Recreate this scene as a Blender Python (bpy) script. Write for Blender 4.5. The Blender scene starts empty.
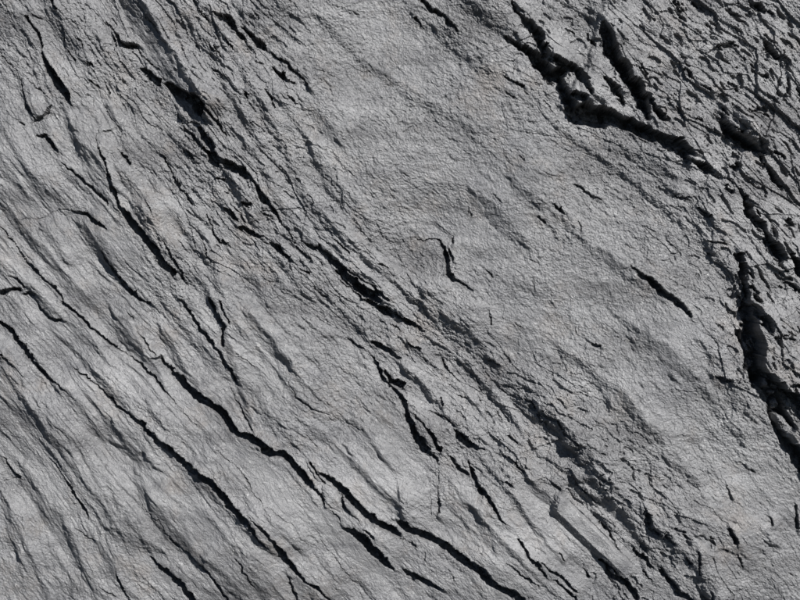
import bpy, math, time
import numpy as np

# ---------------------------------------------------------------- camera, sky, sun, exposure
SC = bpy.context.scene
S = 0.003                      # metres per photo pixel on the rock face
CZ = 1.65                      # height of the picture centre above the foot of the face
cam = bpy.data.cameras.new('camera'); cam_o = bpy.data.objects.new('camera', cam)
SC.collection.objects.link(cam_o)
DIST = 3.8
cam_o.location = (0, -DIST, CZ); cam_o.rotation_euler = (math.radians(90), 0, 0)
cam.sensor_width = 36; cam.lens = 36 * DIST / (800 * S); cam.clip_end = 100
SC.camera = cam_o

SUN_AZ, SUN_GR = math.radians(50), math.radians(44)     # in-plane bearing (from right, upwards), angle over the face
sv = (math.cos(SUN_GR) * math.cos(SUN_AZ), -math.sin(SUN_GR), math.cos(SUN_GR) * math.sin(SUN_AZ))
sun_el = math.asin(sv[2])
W = bpy.data.worlds.new('World'); SC.world = W; W.use_nodes = True
nt = W.node_tree; nt.nodes.clear()
sky = nt.nodes.new('ShaderNodeTexSky'); sky.sky_type = 'NISHITA'; sky.sun_disc = False; sky.air_density = 0.4; sky.dust_density = 0.1; sky.ozone_density = 0.6
sky.sun_elevation = sun_el; sky.sun_rotation = math.atan2(sv[0], sv[1])
bg = nt.nodes.new('ShaderNodeBackground'); bg.inputs['Strength'].default_value = 0.05
wo = nt.nodes.new('ShaderNodeOutputWorld')
nt.links.new(sky.outputs[0], bg.inputs[0]); nt.links.new(bg.outputs[0], wo.inputs[0])
sun = bpy.data.lights.new('sun', 'SUN'); sun.energy = 5.0; sun.angle = math.radians(0.5); sun.color = (1.0, 0.985, 0.965)
sun_o = bpy.data.objects.new('sun', sun); SC.collection.objects.link(sun_o)
from mathutils import Vector
sun_o.rotation_euler = Vector(sv).to_track_quat('Z', 'Y').to_euler()
sun_o.location = Vector((0, 0, CZ)) + 6 * Vector(sv)
vs = SC.view_settings; vs.view_transform = 'Standard'; vs.look = 'None'; vs.exposure = 0.74; vs.gamma = 1.0
vs.use_curve_mapping = False

# ---------------------------------------------------------------- rock material
def rock_material():
    m = bpy.data.materials.new('grey_slate'); m.use_nodes = True
    t = m.node_tree; n = t.nodes; L = t.links
    b = n['Principled BSDF']
    tc = n.new('ShaderNodeTexCoord')
    def noise(scale, detail, rough, rot=None, sc=None):
        mp = n.new('ShaderNodeMapping'); L.new(tc.outputs['Object'], mp.inputs['Vector'])
        if rot is not None: mp.inputs['Rotation'].default_value = (0, rot, 0)
        if sc is not None: mp.inputs['Scale'].default_value = sc
        x = n.new('ShaderNodeTexNoise'); x.inputs['Scale'].default_value = scale
        x.inputs['Detail'].default_value = detail; x.inputs['Roughness'].default_value = rough
        L.new(mp.outputs[0], x.inputs['Vector']); return x.outputs['Fac']
    def ramp(fac, stops):
        r = n.new('ShaderNodeValToRGB'); e = r.color_ramp.elements
        e[0].position, e[0].color = stops[0][0], (*stops[0][1], 1)
        e[1].position, e[1].color = stops[-1][0], (*stops[-1][1], 1)
        for p, c in stops[1:-1]:
            k = e.new(p); k.color = (*c, 1)
        L.new(fac, r.inputs[0]); return r.outputs[0]
    def mix(a, bb, fac, mode='MIX'):
        x = n.new('ShaderNodeMix'); x.data_type = 'RGBA'; x.blend_type = mode
        if isinstance(fac, float): x.inputs[0].default_value = fac
        else: L.new(fac, x.inputs[0])
        L.new(a, x.inputs[6]) if not isinstance(a, tuple) else setattr(x.inputs[6], 'default_value', (*a, 1))
        L.new(bb, x.inputs[7]) if not isinstance(bb, tuple) else setattr(x.inputs[7], 'default_value', (*bb, 1))
        return x.outputs[2]
    big = ramp(noise(2.2, 4, .6), [(.3, (.108, .108, .112)), (.5, (.13, .129, .131)), (.72, (.15, .15, .152))])
    # strata-parallel streaks of paler and darker mineral
    st = ramp(noise(24, 6, .68, math.radians(47), (.16, 1, 1)), [(.3, (.66, .66, .675)), (.47, (.95, .95, .95)), (.7, (1.2, 1.2, 1.19))])
    pt = ramp(noise(7, 5, .62, math.radians(47), (.4, 1, 1)), [(.33, (.6, .595, .6)), (.47, (.95, .95, .95)), (.66, (1.16, 1.16, 1.16))])
    st = mix(st, pt, 1.0, 'MULTIPLY')
    c = mix(big, st, 1.0, 'MULTIPLY')
    gr = ramp(noise(420, 3, .7), [(.3, (.66, .66, .66)), (.5, (1, 1, 1)), (.7, (1.38, 1.38, 1.37))])
    c = mix(c, gr, 1.0, 'MULTIPLY')
    # faint rusty tint in patches
    rust = ramp(noise(5.5, 6, .7), [(.54, (0, 0, 0)), (.76, (1, 1, 1))])
    rm = n.new('ShaderNodeMath'); rm.operation = 'MULTIPLY'; rm.inputs[1].default_value = .5
    L.new(rust, rm.inputs[0])
    c = mix(c, (.14, .116, .096), rm.outputs[0])
    # tiny quartz specks
    v = n.new('ShaderNodeTexVoronoi'); v.inputs['Scale'].default_value = 95
    L.new(tc.outputs['Object'], v.inputs['Vector'])
    sp = ramp(v.outputs['Distance'], [(.05, (1, 1, 1)), (.13, (0, 0, 0))])
    gate = ramp(noise(9, 2, .5), [(.5, (0, 0, 0)), (.68, (1, 1, 1))])
    spm = mix(sp, gate, 1.0, 'MULTIPLY')
    c = mix(c, (.4, .39, .36), spm)
    L.new(c, b.inputs['Base Color'])
    rr = ramp(noise(60, 4, .6), [(.3, (.42,) * 3), (.7, (.72,) * 3)])
    L.new(rr, b.inputs['Roughness'])
    b.inputs['Specular IOR Level'].default_value = .45
    bu = n.new('ShaderNodeBump'); bu.inputs['Strength'].default_value = .4; bu.inputs['Distance'].default_value = .0022
    L.new(noise(330, 4, .65, math.radians(42), (.45, 1, 1)), bu.inputs['Height'])
    L.new(bu.outputs[0], b.inputs['Normal'])
    return m
ROCK = rock_material()

# ---------------------------------------------------------------- sampling grid (photo pixels, denser in view)
def axis(lo, a, b, hi, p, q=5.0):
    core = np.arange(a, b + 1e-6, p)
    left, right = [], []
    s, x = p, a
    while x > lo: s = min(s * 1.12, q); x -= s; left.append(x)
    s, x = p, core[-1]
    while x < hi: s = min(s * 1.12, q); x += s; right.append(x)
    return np.concatenate([np.array(left[::-1]), core, np.array(right)])
PITCH = 0.8
xs = axis(-330, -24, 824, 1130, PITCH); ys = axis(-240, -20, 620, 840, PITCH)
X, Y = np.meshgrid(xs.astype(np.float32), ys.astype(np.float32))
NY, NX = X.shape

# ---------------------------------------------------------------- noise
def perlin(x, y, seed):
    xi = np.floor(x).astype(np.int32); yi = np.floor(y).astype(np.int32)
    xf = (x - xi).astype(np.float32); yf = (y - yi).astype(np.float32)
    u = xf * xf * xf * (xf * (xf * 6 - 15) + 10); v = yf * yf * yf * (yf * (yf * 6 - 15) + 10)
    rng = np.random.RandomState(seed)
    P = rng.permutation(1024).astype(np.int32)
    ang = rng.rand(1024).astype(np.float32) * 6.2831853
    gx, gy = np.cos(ang), np.sin(ang)
    a0 = P[xi & 1023]; a1 = P[(xi + 1) & 1023]
    y0 = yi & 1023; y1 = (yi + 1) & 1023
    def g(a, yy, dx, dy):
        k = P[(a + yy) & 1023]
        return gx[k] * dx + gy[k] * dy
    n00 = g(a0, y0, xf, yf); n10 = g(a1, y0, xf - 1, yf)
    n01 = g(a0, y1, xf, yf - 1); n11 = g(a1, y1, xf - 1, yf - 1)
    r0 = n00 + u * (n10 - n00); r1 = n01 + u * (n11 - n01)
    return (r0 + v * (r1 - r0)) * 1.6
def sstep(a, b, x):
    t = np.clip((x - a) / (b - a), 0, 1); return t * t * (3 - 2 * t)

# coarse fields interpolated from hand-read samples
def field(samples, sig):
    gx = np.linspace(xs[0], xs[-1], 60); gy = np.linspace(ys[0], ys[-1], 45)
    GX, GY = np.meshgrid(gx, gy); num = 0; den = 1e-12
    for px, py, v in samples:
        w = np.exp(-((GX - px) ** 2 + (GY - py) ** 2) / (2 * sig * sig)) + 1e-7 / (1 + ((GX - px) ** 2 + (GY - py) ** 2) / 1e4)
        num = num + w * v; den = den + w
    F = (num / den)
    # bilinear resample
    fx = np.clip((xs - gx[0]) / (gx[1] - gx[0]), 0, 58.999); fy = np.clip((ys - gy[0]) / (gy[1] - gy[0]), 0, 43.999)
    ix = fx.astype(int); iy = fy.astype(int); tx = (fx - ix)[None, :]; ty = (fy - iy)[:, None]
    A = F[iy][:, ix]; B = F[iy][:, ix + 1]; C = F[iy + 1][:, ix]; D = F[iy + 1][:, ix + 1]
    return ((A * (1 - tx) + B * tx) * (1 - ty) + (C * (1 - tx) + D * tx) * ty).astype(np.float32)
TH_S = [(50, 50, 62), (150, 60, 55), (100, 200, 56), (50, 250, 48), (50, 400, 48), (50, 550, 62), (200, 400, 46),
               (250, 200, 50), (220, 60, 50), (300, 350, 45), (400, 450, 46), (450, 340, 44), (550, 480, 43), (350, 80, 30),
               (450, 100, 33), (450, 220, 26), (550, 300, 24), (650, 350, 28), (700, 450, 30), (600, 180, 34), (700, 60, 42),
               (770, 150, 48), (770, 330, 56), (650, 570, 50), (250, 560, 48)]
ROUGH = field([(50, 50, .95), (115, 50, 1.2), (225, 45, 1.2), (205, 120, 1.1), (245, 190, 1.15), (235, 235, 1.2), (330, 265, 1.15), (375, 300, 1.1), (100, 200, .75), (30, 170, .55), (50, 280, .5), (50, 400, .6), (50, 550, .65),
               (200, 400, .5), (250, 500, .55), (280, 90, 1.1), (250, 330, .75), (320, 380, .7), (370, 460, .6), (330, 530, .4),
               (400, 560, .75), (460, 480, .75), (430, 420, 1.15), (450, 370, 1.05), (490, 430, 1.1), (540, 540, .5), (520, 415, 1.35), (550, 440, 1.3), (580, 470, 1.15), (620, 505, 1.4), (645, 535, 1.5), (680, 580, 1.3), (350, 80, .85), (450, 100, .95),
               (450, 220, .85), (550, 300, .75), (650, 350, .75), (700, 450, .8), (600, 180, .95), (700, 60, 1.45), (600, 60, 1.2),
               (770, 150, 1.65), (770, 330, 1.5), (700, 210, 1.15), (700, 560, .85)], 38)

def bedding(gx, gy):
    """U along and V across the beds: least-squares potentials of the traced bedding direction (conjugate gradients on a coarse grid)"""
    GX, GY = np.meshgrid(gx, gy)
    num = 0; den = 1e-12
    for px, py, v in TH_S:
        w = np.exp(-((GX - px) ** 2 + (GY - py) ** 2) / (2 * 60. ** 2)) + 1e-7 / (1 + ((GX - px) ** 2 + (GY - py) ** 2) / 1e4)
        num = num + w * v; den = den + w
    th = np.radians(num / den); h = gx[1] - gx[0]; k = gy[1] - gy[0]
    thc = .25 * (th[1:, 1:] + th[:-1, 1:] + th[1:, :-1] + th[:-1, :-1]); ct, st_ = np.cos(thc), np.sin(thc)
    def solve(wt, wn, gt, gn):
        """weights and wanted slope along the beds (t) and across them (n)"""
        def G(f):
            ex = .5 * (f[1:, 1:] - f[1:, :-1] + f[:-1, 1:] - f[:-1, :-1]) / h; ey = .5 * (f[1:, 1:] - f[:-1, 1:] + f[1:, :-1] - f[:-1, :-1]) / k
            return wt * (ex * ct + ey * st_), wn * (ex * st_ - ey * ct)
        def Gt(a_, b_):
            a_, b_ = wt * a_, wn * b_
            ex = .5 * (a_ * ct + b_ * st_) / h; ey = .5 * (a_ * st_ - b_ * ct) / k
            r = np.zeros(GX.shape)
            r[1:, 1:] += ex + ey; r[1:, :-1] += -ex + ey; r[:-1, 1:] += ex - ey; r[:-1, :-1] += -ex - ey
            return r
        def lap(f):
            r = np.zeros(GX.shape); d = (f[:, 1:-1] * 2 - f[:, 2:] - f[:, :-2]) * .02
            r[:, 1:-1] += 2 * d; r[:, 2:] -= d; r[:, :-2] -= d
            d = (f[1:-1] * 2 - f[2:] - f[:-2]) * .02
            r[1:-1] += 2 * d; r[2:] -= d; r[:-2] -= d
            return r / (h * h)
        A = lambda f: Gt(*G(f)) + lap(f)
        f = GX * (gt * ct + gn * st_).mean() + GY * (gt * st_ - gn * ct).mean()
        r = Gt(np.full(ct.shape, wt * gt), np.full(ct.shape, wn * gn)) - A(f); p = r.copy(); rs_ = (r * r).sum()
        for _ in range(1500):
            Ap = A(p); al = rs_ / max((p * Ap).sum(), 1e-20); f = f + al * p; r = r - al * Ap; rn = (r * r).sum()
            if rn < 1e-9: break
            p = r + rn / rs_ * p; rs_ = rn
        return f
    return solve(.5, 1., 1., 0.), solve(1., .22, 0., 1.)
def resample(F, gx, gy):
    n, m = len(gx), len(gy)
    fx = np.clip((xs - gx[0]) / (gx[1] - gx[0]), 0, n - 1.001); fy = np.clip((ys - gy[0]) / (gy[1] - gy[0]), 0, m - 1.001)
    ix = fx.astype(int); iy = fy.astype(int); tx = (fx - ix)[None, :]; ty = (fy - iy)[:, None]
    return ((F[iy][:, ix] * (1 - tx) + F[iy][:, ix + 1] * tx) * (1 - ty) + (F[iy + 1][:, ix] * (1 - tx) + F[iy + 1][:, ix + 1] * tx) * ty).astype(np.float32)

def aniso(lam, asp, seed):
    """noise stretched along the local bedding direction"""
    return perlin(U / (lam * asp) + seed * .37, V / lam + seed * .71, seed)
def facets(lam, asp, seed, jit=.95, tilt=.35, lean=0.0, sx=None, sy=None):
    """broken plates: each cell its own level and its own tilted plane"""
    x = (U if sx is None else sx) / (lam * asp); y = (V if sy is None else sy) / lam
    xi = np.floor(x).astype(np.int32); yi = np.floor(y).astype(np.int32)
    rng = np.random.RandomState(seed); P = rng.permutation(1024).astype(np.int32)
    A = (rng.rand(5, 1024).astype(np.float32) - .5)
    best = np.full(x.shape, 9e9, np.float32); out = np.zeros_like(best)
    for di in (-1, 0, 1):
        for dj in (-1, 0, 1):
            k = P[(P[(xi + di) & 1023] + yi + dj) & 1023]
            dx = x - (xi + di + .5 + jit * A[0][k]); dy = y - (yi + dj + .5 + jit * A[1][k])
            d = dx * dx + dy * dy; m = d < best
            v = A[2][k] + 2 * tilt * A[3][k] * dx + (2 * tilt * A[4][k] - lean) * dy
            best = np.where(m, d, best); out = np.where(m, v, out)
    return out

def soft(f, n=1):
    for _ in range(n):
        g = f.copy(); g[1:-1] = .25 * f[:-2] + .5 * f[1:-1] + .25 * f[2:]
        f = g.copy(); f[:, 1:-1] = .25 * g[:, :-2] + .5 * g[:, 1:-1] + .25 * g[:, 2:]
    return f
t_start = time.time()
# bedding coordinates with a meander, and a small jag used for every traced edge
_gx = np.linspace(xs[0], xs[-1], 130); _gy = np.linspace(ys[0], ys[-1], 98)
_u, _v = bedding(_gx, _gy)
U = resample(_u, _gx, _gy) + 4 * perlin(X / 55, Y / 55, 1) + 1.0 * perlin(X / 12, Y / 12, 2)
V = resample(_v, _gx, _gy) + 4 * perlin(X / 60, Y / 60, 3) + .7 * perlin(X / 17, Y / 17, 4)
JX = 1.5 * perlin(X / 15, Y / 15, 5) + 1.4 * perlin(X / 6, Y / 6, 6) + .9 * perlin(X / 2.8, Y / 2.8, 7)
JY = 1.5 * perlin(X / 15, Y / 15, 8) + 1.4 * perlin(X / 6, Y / 6, 9) + .9 * perlin(X / 2.8, Y / 2.8, 10)
CO = np.clip((ROUGH - .9) / .6, 0, 1.3)
QX = X + .7 * JX + (1.5 + 3.2 * CO) * facets(8, 1.7, 11, tilt=.3) + CO * 2.0 * facets(18, 1.5, 15, tilt=.3)
QY = Y + .7 * JY + (1.5 + 3.2 * CO) * facets(8, 1.7, 12, tilt=.3) + CO * 2.0 * facets(18, 1.5, 16, tilt=.3)

# ---------------------------------------------------------------- traced relief
LX, LY = math.cos(SUN_AZ), -math.sin(SUN_AZ)     # towards the overhanging side of the beds, picture axes (y down)
NW = np.clip(perlin(X / 13, Y / 13, 13) + .6 * perlin(X / 5, Y / 5, 14), -1, 1)
GROOVE = np.zeros_like(X); STEP = np.zeros_like(X)
def window(pts, m):
    x0, x1 = min(p[0] for p in pts) - m, max(p[0] for p in pts) + m
    y0, y1 = min(p[1] for p in pts) - m, max(p[1] for p in pts) + m
    return (slice(np.searchsorted(ys, y0), np.searchsorted(ys, y1) + 1), slice(np.searchsorted(xs, x0), np.searchsorted(xs, x1) + 1))
def line_fields(pts, win):
    """distance, signed side, local width and overshoot beyond the ends"""
    x, y = QX[win], QY[win]
    best = np.full(x.shape, 1e9, np.float32); sd = np.zeros_like(best); wd = np.zeros_like(best); ov = np.zeros_like(best)
    n = len(pts)
    flip = (pts[-1][1] - pts[0][1]) * LX - (pts[-1][0] - pts[0][0]) * LY < 0
    for i in range(n - 1):
        ax, ay, aw = pts[i]; bx, by, bw = pts[i + 1]
        dx, dy = bx - ax, by - ay; l2 = dx * dx + dy * dy
        if l2 < 1e-6: continue
        l = math.sqrt(l2)
        tr = ((x - ax) * dx + (y - ay) * dy) / l2
        t = np.clip(tr, 0, 1)
        ex = x - ax - t * dx; ey = y - ay - t * dy
        d = np.sqrt(ex * ex + ey * ey)
        nx, ny = dy / l, -dx / l
        if flip: nx, ny = -nx, -ny
        s = (x - ax) * nx + (y - ay) * ny
        o = np.zeros_like(d)
        if i == 0: o = np.where(tr < 0, -tr * l, o)
        if i == n - 2: o = np.where(tr > 1, (tr - 1) * l, o)
        k = d < best
        best[k] = d[k]; sd[k] = np.where(s >= 0, d, -d)[k]; wd[k] = (aw + t * (bw - aw))[k]; ov[k] = o[k]
    return best, sd, wd, ov
def crack(pts, depth=2.1, step=.62):
    mw = max(p[2] for p in pts)
    win = window(pts, mw * 4 + 45)
    if GROOVE[win].size == 0: return
    d, sd, w, ov = line_fields(pts, win)
    ws = w; w = np.maximum(w * (1 + np.where(w > 8, .22, .5) * NW[win]) * np.where(w > 9, .9, 1.1), 1.1)
    u = sd / (w * .5)                                     # -1 lower-left rim, +1 under the upper lip
    thin = np.clip((ws - .9) / 1.1, .3, 1)
    dep = np.minimum(depth * w + 1.2, 34) * thin
    fl = np.clip((u + 1) * .5, 0, 1) ** .75
    g = -dep * np.where(d < w * .5, fl * np.where(u > 0, 1, np.clip((1 - (d / (w * .5)) ** 6), 0, 1)), 0)
    GROOVE[win] = np.minimum(GROOVE[win], g)
    if step:
        Ld = 2.6 * ws + 11
        e = sd - w * .47
        h = step * (np.minimum(ws, 14) + 1.6) * thin * np.where(e > 0, np.exp(-e / Ld), np.clip(1 + e / 1.0, 0, 1)) * np.exp(-(ov / (w + 3)) ** 2)
        STEP[win] += h
def bank(pts, slope=.45, back=2.6):
    """a bed edge that slopes down towards the lower left; pts (x, y, run)"""
    mw = max(p[2] for p in pts)
    win = window(pts, mw * back * 3 + 10)
    d, sd, w, ov = line_fields(pts, win)
    w = np.maximum(w, 1.0)
    q = np.clip(sd / w + .5, 0, 1)
    nl = np.maximum(np.round(np.max(w) / 3.2), 1.)                       # the slope is a stack of thin bed edges
    ph = q * nl + .55 * NB[win] * np.minimum(1, 4 * q * (1 - q)); fl = np.floor(ph); fr = ph - fl
    q = np.clip(.35 * q + .65 * (fl + sstep(.55, 1., fr)) / nl, 0, 1)
    e = np.maximum(sd - w * .5, 0)
    STEP[win] += slope * w * q * np.exp(-(e / (w * back)) ** 1.3) * np.exp(-(ov / (w * .9 + 2)) ** 2)
DOME = np.zeros_like(X)
NB = aniso(9, 3.0, 17) + .7 * aniso(4, 2.5, 18)
def dome(cx, cy, a, b, ang, h, sharp=2.0):
    r = math.radians(ang); c, s = math.cos(r), math.sin(r)
    win = window([(cx, cy)], a * 1.3 + 4)
    dx, dy = QX[win] - cx, QY[win] - cy
    q = ((dx * c + dy * s) / a) ** 2 + ((-dx * s + dy * c) / b) ** 2
    DOME[win] += h * np.clip(1 - q ** (sharp * .5), 0, 1) ** .5

# every stroke: tile column, tile row, then x y w in quarter pixels inside that 200 x 150 tile
def parse(txt):
    out = []
    for ln in txt.strip().splitlines():
        ln = ln.strip()
        if not ln: continue
        head, body = ln.split(':')
        h = head.split()
        c, r = int(h[0]), int(h[1]); extra = [float(v) for v in h[2:]]
        f = [float(v) for v in body.replace(',', ' ').split()]
        out.append(([(c * 200 + f[i] / 4, r * 150 + f[i + 1] / 4, f[i + 2] / 4) for i in range(0, len(f), 3)], extra))
    return out

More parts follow.
